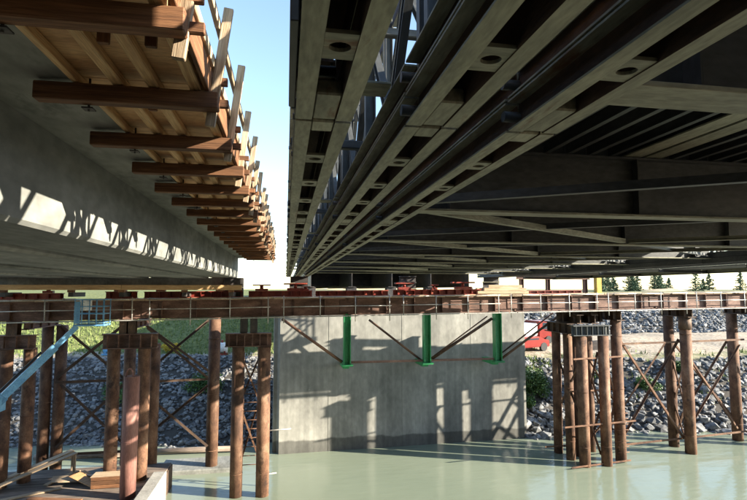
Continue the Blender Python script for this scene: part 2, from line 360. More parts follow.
# ------------------------------------------------------------------ modular steel truss bridge on the right
PL = 3.05; J0 = 1.95
tb = thing('truss_bridge', (5.8, 26.3, .67), 'dark modular steel truss bridge overhead on the right', 'bridge')
ZB, ZM, ZT = .67, .94, 2.78
bat_hole = None
def batten_mesh(w, l, th, r):
    key = ('batten', w, l); n = 16
    if key in MESH: return MESH[key]
    v = []; f = []
    for z in (0, th):
        for i in range(n):
            a = 2*math.pi*i/n; c, s = math.cos(a), math.sin(a)
            v.append((r * c, r * s * .9, z))
        for i in range(n):
            a = 2*math.pi*i/n; c, s = math.cos(a), math.sin(a); k = max(abs(c), abs(s))
            v.append((w/2 * c / k, l/2 * s / k, z))
    for i in range(n):
        j = (i + 1) % n
        f += [(i, n + i, n + j, j)[::-1], (2*n + i, 2*n + j, 3*n + j, 3*n + i)[::-1], (i, j, 2*n + j, 2*n + i)[::-1], (n + i, 3*n + i, 3*n + j, n + j)[::-1]]
    return mesh_from(key, v, f, galv)
def chan(y0, y1, x, z0, z1, side, name):
    # web near the panel axis, flanges outwards
    h = z1 - z0; w = .064
    key = ('chan', round(y1 - y0, 3), round(h, 3), side, name)
    if key not in MESH:
        pts = prof_pts('C', w, h, .008)
        pts = [(a * -side, b) for a, b in pts]         # local Y is -X of the world after the turn
        if side > 0: pts = pts[::-1]
        pts = pts[::1]
        me = extr(pts, y1 - y0, galv, key); me.materials.append(rust_steel)
        for p in me.polygons:
            if abs(p.normal.y) > .7 and abs(p.center.y) < w/2 + .01 and p.area > .03 and name != 'x': p.material_index = 1
        bm = bmesh.new(); bm.from_mesh(me); bmesh.ops.recalc_face_normals(bm, faces=bm.faces); bm.to_mesh(me); bm.free()
    T = Matrix.Translation((x + side * (.047 + w/2), (y0 + y1)/2, (z0 + z1)/2)) @ Matrix(((0, -1, 0), (1, 0, 0), (0, 0, 1))).to_4x4()
    return link(bpy.data.objects.new(name, MESH[key]), tb, T)
def diag_nodes(y0):
    zm = (ZM + ZT) / 2; a, b, c, d, e = y0 + .06, y0 + .78, y0 + 1.525, y0 + 2.27, y0 + 2.99
    r = []
    for zz in (ZM + .02, ZT - .02):
        r += [((a, zm), (b, zz)), ((b, zz), (c, zm)), ((c, zm), (d, zz)), ((d, zz), (e, zm))]
    return r
BACK = MB()
for c in (.14, .585, 1.03):
    for k in range(-5, 8):
        y0 = J0 + PL * k; y1 = y0 + PL
        if k < -1:
            for s in (-1, 1):
                for z0, z1 in ((ZB, .80), (.81, ZM), (ZT, ZT + .13)):
                    BACK.box(c + s * .079 - .032, c + s * .079 + .032, y0 + .01, y1 - .01, z0, z1)
            for q in (.06, 1.525, 2.99): BACK.beam((c, y0 + q, ZM), (c, y0 + q, ZT), .06, .075, up=(1, 0, 0))
            for (p, q) in diag_nodes(y0): BACK.beam((c, *p), (c, *q), .05, .06)
            continue
        for s in (-1, 1):
            chan(y0 + .012, y1 - .012, c, ZB, .80, s, 'chord_channel')
            chan(y0 + .012, y1 - .012, c, .81, ZM, s, 'chord_channel')
            chan(y0 + .012, y1 - .012, c, ZT, ZT + .13, s, 'top_chord_channel')
        for q in (.60, 1.21, 1.84, 2.44):
            link(bpy.data.objects.new('batten_plate', batten_mesh(.092, .15, .012, .032)), tb, Matrix.Translation((c, y0 + q, ZB + .004)))
        box('cover_plate', c - .046, c + .046, y0 + .02, y1 - .02, ZM - .014, ZM - .004, rust_steel, tb, bev=0)  # added strip closing the chord gap from above so that it looks dark
        box('end_plate', c - .047, c + .047, y0 + .015, y0 + .14, ZB + .003, ZB + .06, galv, tb)
        box('end_plate', c - .047, c + .047, y1 - .27, y1 - .015, ZB + .003, ZB + .06, galv, tb)
        for q in (.06, 1.525, 2.99): beam('vertical_strut', (c, y0 + q, ZM - .02), (c, y0 + q, ZT + .02), .05, .075, grey_steel, tb, 'C', .008, up=(1, 0, 0))
        for (p, q) in diag_nodes(y0): beam('diagonal_strut', (c, *p), (c, *q), .045, .06, grey_steel, tb, 'C', .008)
        for zc in (.735, .875):
            pn = beam('chord_pin', (c - .128, y1, zc), (c + .128, y1, zc), .045, .045, grey_steel, tb, 'pipe')
        for s in (-1, 1):
            for q in (.35, 1.0, 2.0, 2.65):
                if c < .2 and s < 0 and k < 3: beam('chord_bolt', (c - .118, y0 + q, .805), (c - .05, y0 + q, .805), .03, .03, grey_steel, tb, 'pipe')
BACK.build('rear_truss_panels', grey_steel, tb)
# bracing frames between the three trusses, and the plate bolted on the outer face
for k in range(-1, 8):
    y0 = J0 + PL * k
    for zc in (1.0, 1.86, 2.70):
        box('bracing_frame', .02, 1.14, y0 + 1.50, y0 + 1.56, zc, zc + .06, grey_steel, tb)
    beam('frame_brace', (.14, y0 + 1.53, 1.05), (1.03, y0 + 1.53, 2.70), .05, .05, grey_steel, tb, 'L', .008)
    box('tie_plate', .25, .47, y0 + .24, y0 + .40, .945, .957, galv, tb)
    box('tie_plate', .70, .92, y0 + .24, y0 + .40, .945, .957, galv, tb)
    if k == -1: box('splice_plate', .002, .026, y0 + 2.35, y0 + 2.97, .69, 1.30, grey_steel, tb)
    for q in (2.45, 2.80): beam('plate_bolt', (.006, y0 + q, .75), (.03, y0 + q, .75), .035, .035, grey_steel, tb, 'pipe')
# far side trusses (seen only as a far dark lattice)
for c in (10.57, 11.0, 11.45):
    for k in range(-5, 8):
        m = MB(); y0 = J0 + PL * k; y1 = y0 + PL
        for s in (-1, 1):
            for z0, z1 in ((ZB, .80), (.81, ZM), (ZT, ZT + .13)): m.box(c + s*.079 - .032, c + s*.079 + .032, y0 + .01, y1 - .01, z0, z1)
        for q in (.06, 1.525, 2.99): m.beam((c, y0 + q, ZM), (c, y0 + q, ZT), .05, .075, up=(1, 0, 0))
        for (p, q) in diag_nodes(y0): m.beam((c, *p), (c, *q), .045, .06)
        m.build('truss_panel', grey_steel, tb)
# transoms with flanges and stiffeners
TRY = [J0 - .20 + PL * k for k in range(-4, 8)]
for y in TRY:
    w_ = box('transom_web', 1.20, 10.42, y - .008, y + .008, .80, 1.40, grey_steel, tb, bev=0)
    box('bottom_flange', 1.15, 10.45, y - .105, y + .105, .778, .80, galv, w_)
    box('top_flange', 1.15, 10.45, y - .09, y + .09, 1.40, 1.422, grey_steel, w_)
    for x in (1.6, 3.7, 5.8, 7.9, 10.0):
        box('web_stiffener', x - .006, x + .006, y - .10, y - .009, .803, 1.397, grey_steel, w_, bev=0)
for k in range(len(TRY) - 1):
    ya, yb = TRY[k] + .11, TRY[k + 1] - .11
    if yb < 6: continue
    for (xa, xb) in ((1.25, 5.75), (10.35, 5.85)):
        beam('sway_brace', (xa, ya, .845), (xb, yb, .845), .075, .075, galv, tb, 'L', .009)
        pass
for k in range(2, len(TRY) - 1):
    ya, yb = TRY[k] + .11, TRY[k + 1] - .11
    for (xa, xb) in ((1.25, 5.75), (10.35, 5.85)):
        if yb > 3: beam('sway_brace', (xa, yb, .87), (xb, ya, .87), .075, .075, grey_steel, tb, 'L', .009)
# ribbed steel deck
ribs = MB()
for k in range(len(TRY) - 1):
    ya, yb = TRY[k] - .0, TRY[k + 1]
    box('deck_plate', 1.28, 10.25, ya + .004, yb - .004, 1.640, 1.66, grey_steel, tb, bev=0)
    x = 1.42; i = 0
    while x < 10.2:
        wide = (i % 7 in (2, 3))
        if -2 < ya < 13 and not wide:
            beam('deck_rib', (x, ya + .01, 1.532), (x, yb - .01, 1.532), .055, .21, grey_steel, tb, 'I', .012)
        elif -2 < ya < 13:
            box('deck_rib_plate', x - .10, x + .10, ya + .01, yb - .01, 1.43, 1.445, galv, tb, bev=0)
            box('deck_rib_web', x - .01, x + .01, ya + .01, yb - .01, 1.446, 1.638, grey_steel, tb, bev=0)
        else:
            ribs.beam((x, ya + .01, 1.532), (x, yb - .01, 1.532), .055, .21, 'I', .012)
        x += .25; i += 1
rb = ribs.build('deck_rib_rows', grey_steel, tb); rb['kind'] = 'stuff'
# footway hung outside the far trusses
for y in TRY: beam('footway_bracket', (11.56, y, .60), (13.3, y, .58), .1, .08, grey_steel, tb, 'I', .012)
for k in range(-5, 7):
    y0 = J0 + PL * k
    box('footway_plate', 11.75, 13.25, y0 + .01, y0 + PL - .01, .645, .68, grey_steel, tb)
    beam('footway_edge', (13.27, y0, .60), (13.27, y0 + PL - .01, .60), .06, .16, galv, tb, 'C', .01)

# next span beyond the pier
ns = thing('approach_span', (6.5, 31, .15), 'black steel girder span beyond the pier, seen under the truss bridge', 'bridge')
for x in (1.5, 4.0, 6.5, 9.0, 11.5):
    beam('plate_girder', (x, 30.4, .85), (x, 78, .85), .45, 1.35, dark_steel, ns, 'I', .04)
box('deck_slab', .9, 12.2, 30.4, 78, 1.55, 1.8, concrete, ns)
for y in (38, 48, 58, 68): box('cross_frame', 1.75, 11.25, y, y + .08, .3, 1.4, dark_steel, ns)
for x in (1.5, 4.0, 6.5, 9.0, 11.5): box('bearing_block', x - .3, x + .3, 30.5, 31.2, -1.1, .17, dark_steel, ns)

ab = thing('near_abutment', (4, -11, -2), 'unseen concrete abutment wall added behind the camera to block skylight', 'abutment')  # out of view, added to keep skylight from coming in behind the camera
box('wall', -14, 15, -11.6, -10.4, -2.4, .45, concrete, ab); box('bearing_shelf', -14, 15, -12.4, -10.3, .452, .565, concrete, ab)
# ------------------------------------------------------------------ concrete pier wall
pr = thing('bridge_pier', (7.5, 31, WATER), 'broad grey concrete pier wall standing in the river, streaked with sun and shade', 'pier')
def pier_part(name, y0, y1, x0, x1, z0, z1, r):
    bm = bmesh.new(); bmesh.ops.create_cube(bm, size=1)
    bmesh.ops.scale(bm, vec=(x1 - x0, y1 - y0, z1 - z0), verts=bm.verts)
    bmesh.ops.translate(bm, vec=((x0+x1)/2, (y0+y1)/2, (z0+z1)/2), verts=bm.verts)
    es = [e for e in bm.edges if abs(e.verts[0].co.z - e.verts[1].co.z) > .5]
    bmesh.ops.bevel(bm, geom=es, offset=r, segments=3, affect='EDGES')
    me = bpy.data.meshes.new(name); bm.to_mesh(me); bm.free(); me.materials.append(pier_mat)
    o = link(bpy.data.objects.new(name, me), pr)
    return o
Rz = Matrix.Translation((7.4, 30.3, 0)) @ Matrix.Rotation(math.atan(.034), 4, 'Z') @ Matrix.Translation((-7.4, -30.3, 0))
for o in (pier_part('wall', 30.3, 32.2, -.62, 15.5, -11.4, -1.35, .35), pier_part('pier_cap', 30.2, 32.3, -.72, 15.6, -1.348, -1.0, .3)):
    o.matrix_basis = Rz; W[o.name] = Rz.copy()
for x in (2.6, 7.1, 11.6):      # pour joints of the wall, thin proud fins
    o = box('pour_joint', x - .02, x + .02, 30.288, 30.31, -9.9, -1.37, pier_mat, pr, bev=0, M=Rz)

# green frame on the pier face
gf = thing('support_frame', (8, 28.6, -4.2), 'green columns with rusty struts propping the trestle against the pier', 'frame')
for x in (3.45, 8.1, 12.45):
    c_ = beam('green_column', (x, 28.35, -4.15), (x, 28.35, -1.22), .46, .40, green_paint, gf, 'I', .05, roll=math.pi/2)
    box('base_plate', x - .32, x + .32, 28.05, 28.65, -4.25, -4.152, green_paint, c_)
    box('head_plate', x - .28, x + .28, 28.1, 28.6, -1.218, -1.16, green_paint, c_)
    box('pier_bracket', x - .18, x + .18, 28.66, 30.32, -4.45, -4.19, green_paint, c_)
def gb(a, b, d=.13, mt=pile_rust): beam('strut', a, b, d, d, mt, gf, 'pipe')
gb((-.17, 28.5, -1.6), (3.2, 28.5, -4.05), .17); gb((4.74, 28.5, -1.7), (7.8, 28.5, -4.05)); gb((8.35, 28.5, -4.05), (12.2, 28.5, -1.7), .17)
gb((8.35, 28.25, -3.9), (11.8, 28.25, -1.55), .08); gb((12.6, 28.2, -4.05), (16.4, 28.0, -1.45), .14); gb((12.6, 28.45, -3.85), (16.1, 28.4, -1.4), .09)
beam('waler', (3.7, 28.35, -4.05), (7.85, 28.35, -4.05), .12, .12, girder_rust, gf); beam('waler', (8.35, 28.35, -4.05), (12.2, 28.35, -4.05), .12, .12, girder_rust, gf)

# ------------------------------------------------------------------ temporary trestle across the picture
e1 = Vector((1, .055, .0083)).normalized(); e3 = Vector((-e1.z * e1.x, -e1.z * e1.y, 1)).normalized(); e2 = e3.cross(e1).normalized()
TM = Matrix((e1, e2, e3)).transposed().to_4x4(); TM = Matrix.Translation((0, 24.15, 0)) @ TM
ts = thing('trestle_walkway', TM @ Vector((7, .8, -1.3)), 'rusty steel girder trestle with pipe handrail crossing below both bridges', 'trestle')
ts.matrix_basis = Matrix.Translation(TM @ Vector((7, .8, -1.3)))
seg = [-24, -15.0, -6.0, 3.0, 12.0, 20.9, 29.8, 38.7]
for a, b in zip(seg, seg[1:]):
    for v in (.34, 1.5):
        g_ = beam('girder', (a + .08, v, -.83), (b - .08, v, -.83), .36, .82, girder_rust, ts, 'I', .035, M=TM)
        u = a + .5
        while u < b - .2:
            box('girder_stiffener', u - .012, u + .012, v - .17, v - .02, -1.2, -.46, girder_rust, g_, bev=0, M=TM); u += 1.48
    box('splice_plate', b - .35, b + .35, .29, .315, -1.12, -.55, girder_rust, ts, M=TM)
u = -24
while u < 38:
    dz = random.uniform(-.015, .015); w_ = random.choice((.55, .6, .6, .9))
    box('deck_board', u, u + w_ - .02, .12 + random.uniform(-.05, .03), 1.85 + random.uniform(-.05, .05), -.415 + dz, -.32 + dz, timber_grey, ts, M=TM)
    u += w_
# walkway grating strip and railing outside the front girder
for a in range(-24, 38, 3):
    box('walkway_plank', a + .02, a + 2.98, -.12, .15, -1.30, -1.255, rail_steel, ts, M=TM)
up = -23.6; bays = 0
posts = []
while up < 37:
    posts.append(up); bays += 1
    up += .72 if bays % 4 == 0 else 1.72
for u in posts:
    h = random.uniform(-.02, .05)
    beam('rail_post', (u, -.06, -1.55 if random.random() < .5 else -1.28), (u, -.06, -.30 + h), .05, .05, rail_steel, ts, 'pipe', M=TM)
for i, (a, b) in enumerate(zip(posts, posts[1:])):
    if b - a < 1: continue
    for zc in (-.36, -.80): beam('hand_rail', (a - .1, -.06, zc + random.uniform(-.012, .012)), (b + .1, -.06, zc + random.uniform(-.012, .012)), .042, .042, rail_steel, ts, 'pipe', M=TM)

# ------------------------------------------------------------------ pile bents
def pile(parent, x, y, z1, z0=-10.6, d=.58, mat=pile_rust, rungs=False):
    p = beam('pile', (x, y, z0), (x + random.uniform(-.04, .04), y + random.uniform(-.04, .04), z1), d, d, mat, parent, 'pipe')
    n = 0; zz = z0 + 2.2
    while zz < z1 - .4:      # weld beads of the pile sections
        beam('weld_bead', (x, y, zz), (x, y, zz + .03), d + .022, d + .022, mat, p, 'pipe'); zz += 2.9
    if rungs:
        zz = -8.0
        while zz < z1 - 1.8:
            beam('rung', (x - d/2 - .06, y - .2, zz), (x + d/2 + .06, y - .2, zz), .035, .035, pile_rust, p, 'pipe'); zz += .3
    return p
def cap(parent, p0, p1, h=.6, w=.42, mat=girder_rust, stiff=4, name='cap_beam'):
    c_ = beam(name, p0, p1, w, h, mat, parent, 'I', .045)
    p0 = Vector(p0); p1 = Vector(p1); d = (p1 - p0).normalized(); nrm = Vector((d.y, -d.x, 0))
    for i in range(stiff):
        q = p0 + (p1 - p0) * ((i + .5) / stiff)
        for s in (-1, 1):
            a = q + nrm * s * .06; b_ = q + nrm * s * (w/2 - .012)
            beam('cap_stiffener', a, b_, .025, h - .1, mat, c_)
    return c_
def brace(parent, a, b, d=.10, mat=pile_rust, kind='L', name='brace'): return beam(name, a, b, d, d, mat, parent, kind, .014)

A = thing('pile_bent', (-11.6, 25, WATER), 'rusty pile bent at the far left, behind the sloping blue boom', 'pile bent', 'pile bents under the trestle')
for x, y, z1, z0 in ((-11.75, 24.2, -2.56, -10.6), (-11.1, 24.75, -2.56, -10.6), (-11.55, 27.5, -1.75, -10.6), (-10.95, 27.5, -1.75, -10.6)): pile(A, x, y, z1, z0, .52)
cap(A, (-12.6, 24.3, -2.25), (-10.7, 24.3, -2.25)); cap(A, (-11.35, 24.65, -1.6), (-11.35, 28.0, -1.6), .32, .35)
beam('cap_post', (-11.6, 24.3, -1.95), (-11.6, 24.3, -1.30), .42, .42, rust_steel, A, 'I', .04)
B = thing('pile_bent', (-6.9, 25, WATER), 'rusty pile bent behind the pink free-standing pipe, rungs on its left pile', 'pile bent', 'pile bents under the trestle')
pile(B, -7.47, 24.3, -2.62, rungs=True, d=.54); pile(B, -6.19, 24.2, -2.62, d=.54); pile(B, -7.6, 27.0, -1.8, d=.55); pile(B, -6.3, 26.4, -2.62, d=.55)
cap(B, (-7.98, 24.3, -2.28), (-5.68, 24.3, -2.28), .66, .5, stiff=5); cap(B, (-6.9, 24.6, -1.6), (-6.9, 27.6, -1.6), .32, .35)
for x in (-7.15, -6.78): beam('cap_post', (x, 24.35, -1.95), (x, 24.35, -1.29), .3, .34, rust_steel, B, 'I', .035)
for a, b in (((-10.98, 27.2, -4.3), (-8.0, 27.2, -1.75)), ((-10.91, 27.3, -1.74), (-7.7, 27.3, -4.6)), ((-10.85, 27.2, -7.6), (-7.8, 27.2, -4.6)), ((-10.8, 27.3, -4.6), (-7.8, 27.3, -7.6)), ((-10.97, 27.1, -4.47), (-7.8, 27.1, -4.45)), ((-10.9, 27.1, -7.9), (-7.8, 27.1, -7.9))):
    brace(B, a, b, .13, rust_steel)
D = thing('steel_pile', (-3.72, 28.2, WATER), 'single tall rusty pile with no cap between two capped pile bents', 'pile')
pile(D, -3.72, 28.2, -1.25, d=.62)
for a, b in (((-7.2, 27.3, -1.6), (-3.95, 27.9, -4.24)), ((-4.0, 27.9, -1.6), (-6.5, 27.4, -3.8)), ((-6.9, 27.3, -5.2), (-3.9, 27.9, -8.1)), ((-3.95, 27.9, -5.0), (-6.9, 27.3, -7.4)), ((-6.6, 27.3, -4.6), (-3.95, 27.9, -4.67)), ((-6.9, 27.25, -1.9), (-3.95, 27.85, -4.6)) ):
    brace(D, a, b, .12, rust_steel)
Cn = thing('pile_bent', (-1.5, 24.5, WATER), 'two-pile rusty bent in the water, left of the pier, ladder between its piles', 'pile bent', 'pile bents under the trestle')
pile(Cn, -2.12, 24.45, -2.66, d=.56); pile(Cn, -.93, 24.35, -2.66, d=.60)
cap(Cn, (-2.72, 24.4, -2.32), (-.62, 24.4, -2.32), .62, .5, stiff=6)
for x in (-1.9, -1.45): beam('cap_post', (x, 24.45, -2.0), (x, 24.45, -1.27), .32, .36, dark_steel, Cn, 'I', .035)
for a, b in (((-2.05, 25.4, -3.2), (-1.15, 25.5, -5.5)), ((-1.15, 25.6, -3.1), (-2.05, 25.6, -5.3)), ((-2.03, 25.4, -5.7), (-1.1, 25.4, -8.2)), ((-1.15, 25.6, -5.2), (-2.0, 25.6, -8.2))): brace(Cn, a, b, .08)
for i in range(10): brace(Cn, (-1.95, 25.5, -4.6 - .42 * i), (-1.1, 25.5, -4.6 - .42 * i), .045, pile_rust, 'pipe', 'ladder_rung')
for x in (-1.95, -1.1): brace(Cn, (x, 25.5, -3.0), (x, 25.5, -9.8), .07, pile_rust, 'pipe', 'ladder_rail')
brace(Cn, (-1.0, 24.7, -6.62), (.35, 24.8, -6.60), .06, rail_steel, 'pipe', 'side_pipe'); brace(Cn, (-1.0, 24.7, -8.62), (-.3, 24.8, -8.60), .06, rail_steel, 'pipe', 'side_pipe')

Eb = thing('pile_bent', (17, 26, WATER), 'dense cluster of six rusty piles just right of the pier', 'pile bent', 'pile bents under the trestle')
for x, y, z1, d in ((15.75, 27.6, -2.43, .5), (15.82, 26.4, -2.43, .5), (15.94, 25.25, -2.5, .58), (17.8, 27.5, -2.3, .5), (17.19, 25.19, -2.5, .56), (18.46, 25.75, -1.72, .58)): pile(Eb, x, y, z1, -10.6, d, rungs=False)
pile(Eb, 16.55, 26.9, -2.4, -10.6, .5)
cap(Eb, (15.35, 25.2, -2.2), (17.62, 25.2, -2.2), .56, .46, grey_steel, 7); cap(Eb, (15.6, 25.6, -2.14), (15.6, 28.1, -2.14), .58, .5, rust_steel, 4)
cap(Eb, (18.46, 25.3, -1.42), (18.46, 28.2, -1.42), .58, .5, rust_steel, 4); cap(Eb, (15.3, 26.6, -1.52), (18.2, 26.6, -1.52), .62, .5, rust_steel, 5, 'header_beam')
cap(Eb, (17.0, 25.5, -1.62), (17.0, 27.8, -1.62), .5, .4, rust_steel, 3); cap(Eb, (16.1, 25.5, -1.62), (16.1, 27.8, -1.62), .5, .4, rust_steel, 3)
for a, b in (((14.58, 24.86, -7.21), (19.1, 25.3, -7.16)), ((15.22, 24.9, -3.69), (18.6, 25.4, -3.67)), ((14.43, 26.7, -8.74), (16.8, 26.9, -8.8)), ((14.92, 24.9, -9.3), (18.7, 25.3, -9.25)), ((15.5, 25.9, -5.6), (18.5, 26.1, -5.6)), ((15.8, 27.2, -6.5), (15.9, 25.4, -4.0)), ((15.8, 25.5, -6.6), (15.8, 27.4, -4.0)), ((16.2, 25.3, -3.6), (17.0, 25.4, -6.2)), ((17.0, 25.4, -3.4), (16.2, 25.4, -6.4)), ((16.2, 25.4, -6.5), (17.0, 25.4, -8.9)), ((17.0, 25.4, -6.6), (16.1, 25.4, -9.0)), ((17.5, 25.6, -3.6), (18.3, 25.8, -6.0)), ((18.2, 25.8, -6.2), (17.4, 25.5, -8.8)), ((17.6, 27.2, -4.0), (18.5, 26.0, -6.5)), ((17.6, 27.2, -8.5), (18.4, 26.0, -6.7))):
    brace(Eb, a, b, .085)
for i in range(18):
    zz = -8.9 + .3 * i
    for (px_, py_, dd) in ((18.46, 25.75, .58),) if i < 8 else ():
        brace(Eb, (px_ - .33, py_ - .24, zz), (px_ + .33, py_ - .24, zz), .04, pile_rust, 'pipe', 'rung')
Fb = thing('pile_bent', (23.3, 26.7, WATER), 'two-pile rusty bent between crossed braces, right of the pile cluster', 'pile bent', 'pile bents under the trestle')
pile(Fb, 23.24, 26.15, -1.6, d=.62); pile(Fb, 23.3, 27.5, -1.6, d=.58)
cap(Fb, (23.28, 25.6, -1.33), (23.28, 28.1, -1.33), .52, .55, rust_steel, 4)
beam('cap_collar', (23.24, 26.15, -2.3), (23.24, 26.15, -1.6), .70, .70, rust_steel, Fb, 'pipe')
for a, b in (((18.8, 26.2, -2.6), (23.0, 26.4, -8.6)), ((23.1, 26.5, -2.9), (18.9, 26.4, -8.6)), ((18.7, 26.05, -3.07), (28.0, 26.9, -3.05)), ((18.9, 26.3, -8.75), (28.0, 27.0, -8.6)), ((19.2, 27.6, -8.0), (22.9, 27.4, -3.2)), ((23.27, 26.5, -4.4), (23.3, 27.3, -6.6)), ((23.3, 27.3, -4.2), (23.27, 26.5, -6.6)), ((23.27, 26.5, -6.8), (23.3, 27.3, -8.8)), ((23.3, 27.3, -6.8), (23.27, 26.5, -8.8))):
    brace(Fb, a, b, .11)
Gb = thing('pile_bent', (28.1, 27.4, WATER), 'rusty pile bent at the right edge of the trestle', 'pile bent', 'pile bents under the trestle')
pile(Gb, 28.15, 27.85, -1.5, d=.62); pile(Gb, 28.75, 26.7, -1.5, d=.6)
cap(Gb, (28.3, 26.1, -1.25), (28.3, 28.5, -1.25), .5, .55, rust_steel, 4)
for a, b in (((23.6, 26.9, -3.4), (27.9, 27.6, -8.6)), ((28.2, 27.4, -3.4), (23.6, 26.9, -8.5)), ((23.7, 27.7, -3.2), (28.0, 28.0, -8.0)), ((28.0, 28.0, -3.1), (23.7, 27.7, -8.2)), ((28.8, 26.9, -3.2), (33.0, 27.0, -8.4)), ((33.0, 27.0, -3.2), (28.8, 26.9, -8.4)), ((28.6, 26.8, -8.7), (33.0, 27.2, -8.6))):
    brace(Gb, a, b, .10)

pk = thing('standing_pipe', (-6.14, 22.2, -8.3), 'pinkish open pipe with lifting hook standing on the left work barge', 'pipe')
pile(pk, -6.14, 22.2, -3.5, -8.3, .60, pile_pink)
pts = [(-6.34 + .14 * math.cos(a) - .0 + .14, 22.1, -3.5 + .32 * math.sin(a)) for a in [math.pi * i / 6 for i in range(7)]]
for a, b in zip(pts, pts[1:]): beam('lifting_hook', a, b, .06, .06, pile_pink, pk, 'pipe')

# ------------------------------------------------------------------ red skid beams, packing, timbers on the trestle
def skid(label, u0, u1, z0, z1, v=.55, extra=(), mat=None):
    c_ = TM @ Vector(((u0+u1)/2, v, z0)); t_ = thing('skid_beam', c_, label, 'skid beam', 'red skid beams on the trestle')
    mt = mat or red_paint
    b_ = beam('beam_body', (u0, v, (z0+z1)/2), (u1, v, (z0+z1)/2), .32, z1 - z0, mt, t_, 'I', .035, M=TM)
    u = u0 + .2
    while u < u1:
        box('beam_stiffener', u - .012, u + .012, v - .15, v - .02, z0 + .037, z1 - .037, mt, b_, bev=0, M=TM); u += .45
    for (uu, du, h) in extra:
        box('jack_seat', uu - du/2, uu + du/2, v - .13, v + .13, z1 + .002, z1 + h * .35, mt, t_, M=TM)
        beam('jack_cylinder', (uu, v, z1 + h * .35), (uu, v, z1 + h * .8), .17, .17, red_paint, t_, 'pipe', M=TM)
        box('jack_head', uu - du * .7, uu + du * .7, v - .15, v + .15, z1 + h * .8, z1 + h, mt, t_, M=TM)
    return t_
skid('red skid beam at the far left end of the trestle', -12.6, -9.6, -.318, -.05, .5, ((-12.1, .4, .3), (-10.2, .4, .3)))
skid('short red skid beam right of the lift basket', -7.9, -6.6, -.318, .0, .5, ((-7.3, .5, .3),))
skid('long red skid beam under the end of concrete bridge', -6.3, -1.95, -.318, -.02, .5, ((-5.6, .4, .25), (-3.0, .4, .25)))
skid('red skid beam with jacks under the narrow gap between the two bridges', -1.7, 1.3, -.318, -.03, .45, ((-1.1, .6, .30), (.5, .8, .36), (1.0, .3, .2)))
skid('dull red skid beam left of the middle under truss bridge', 1.5, 5.2, -.318, -.05, .7)
skid('red skid beam with twin jacks at the middle of the trestle', 5.4, 10.2, -.318, -.03, .45, ((6.0, .7, .36), (9.2, .9, .38), (7.6, .3, .25)))
skid('sunlit orange-red skid beam left of yellow post', 12.0, 16.3, -.318, -.14, .6)
for (x, l) in ((.6, 'dark steel packing block under truss bridge beside the gap'), (6.2, 'dark steel packing block under truss bridge above middle skid beam'), (10.9, 'dark steel packing block under the far truss of truss bridge')):
    z_ = -.32 + .0083 * x
    t_ = thing('packing_block', (x, 25.4, z_), l, 'packing', 'packing blocks under truss bridge')
    for i in range(3): beam('packing_beam', (x - .45 + .04*i, 25.2 + .055*x*.7, z_ + .165 + .33*i), (x + .5, 25.2 + .055*x*.7, z_ + .165 + .33*i), .3, .32, dark_steel, t_, 'I', .03)
t_ = thing('packing_block', (-1.75, 24.7, -.3), 'dark steel packing block under the corner of concrete bridge', 'packing', 'packing blocks under bridges')
for i in range(2): box('packing_beam', -2.88, -2.0, 24.5, 25.1, -.318 + .45*i, .125 + .45*i, dark_steel, t_)
tm_ = thing('long_timber', (-6.7, 23.3, .0), 'long orange-brown timber beam under the concrete bridge soffit', 'timber')
for a, b in ((-12.6, -7.0), (-6.98, -1.95)): box('timber_length', a, b, 23.2, 23.42, .0, .22, timber_new, tm_)
for x in (-11.6, -9.0, -6.98, -4.4, -2.4): box('timber_chock', x - .12, x + .12, 23.2, 23.42, -.10, -.002, timber_dark, tm_)
for x in (-11.6, -9.0, -6.98, -4.4, -2.4): box('chock_bracket', x - .1, x + .1, 23.25, 24.6, -.29, -.102, dark_steel, tm_)
tp = thing('timber_stack', (11.2, 25.3, -.2), 'sunlit stack of timbers on the trestle right of middle', 'timber')
for i, (x0, x1, y0, z0) in enumerate(((9.9, 12.6, 24.9, -.2), (10.2, 12.9, 25.15, -.2), (9.8, 12.3, 25.4, -.2), (10.3, 12.7, 25.0, -.04), (10.0, 12.4, 25.28, -.04), (10.6, 12.5, 25.1, .12))):
    box('timber', x0, x1, y0, y0 + .2, z0, z0 + .15, timber_grey, tp)
yp = thing('yellow_post', (17.5, 25.9, -.2), 'short yellow steel post on the trestle near the conifers', 'post')
box('post_body', 17.35, 17.65, 25.75, 26.05, -.15, .78, yellow_paint, yp); box('post_foot', 17.2, 17.8, 25.6, 26.2, -.172, -.152, yellow_paint, yp)
lb = thing('steel_lintel', (15, 26.2, .5), 'rusty steel beam on posts left of the yellow post', 'beam')
beam('beam_body', (12.7, 26.2, .72), (17.2, 26.2, .72), .25, .24, girder_rust, lb, 'I', .03)
for x in (13.0, 14.6, 16.9): beam('beam_post', (x, 26.2, -.2), (x, 26.2, .6), .2, .2, girder_rust, lb, 'I', .025, up=(1, 0, 0))

fender_mat = pmat('pale_concrete', [(.24, .235, .22), (.33, .325, .30), (.40, .39, .36)], 1.5, (1, 1, 1), .85, fine=12, fc=(.85, 1.1))
barge_wood = pmat('barge_wood', [(.09, .07, .055), (.16, .125, .10), (.24, .19, .15)], 1.2, (.5, 5, 5), .85, fine=5, var=.3, bump=.3, wear=((.06, .045, .035), 1.1, .56))
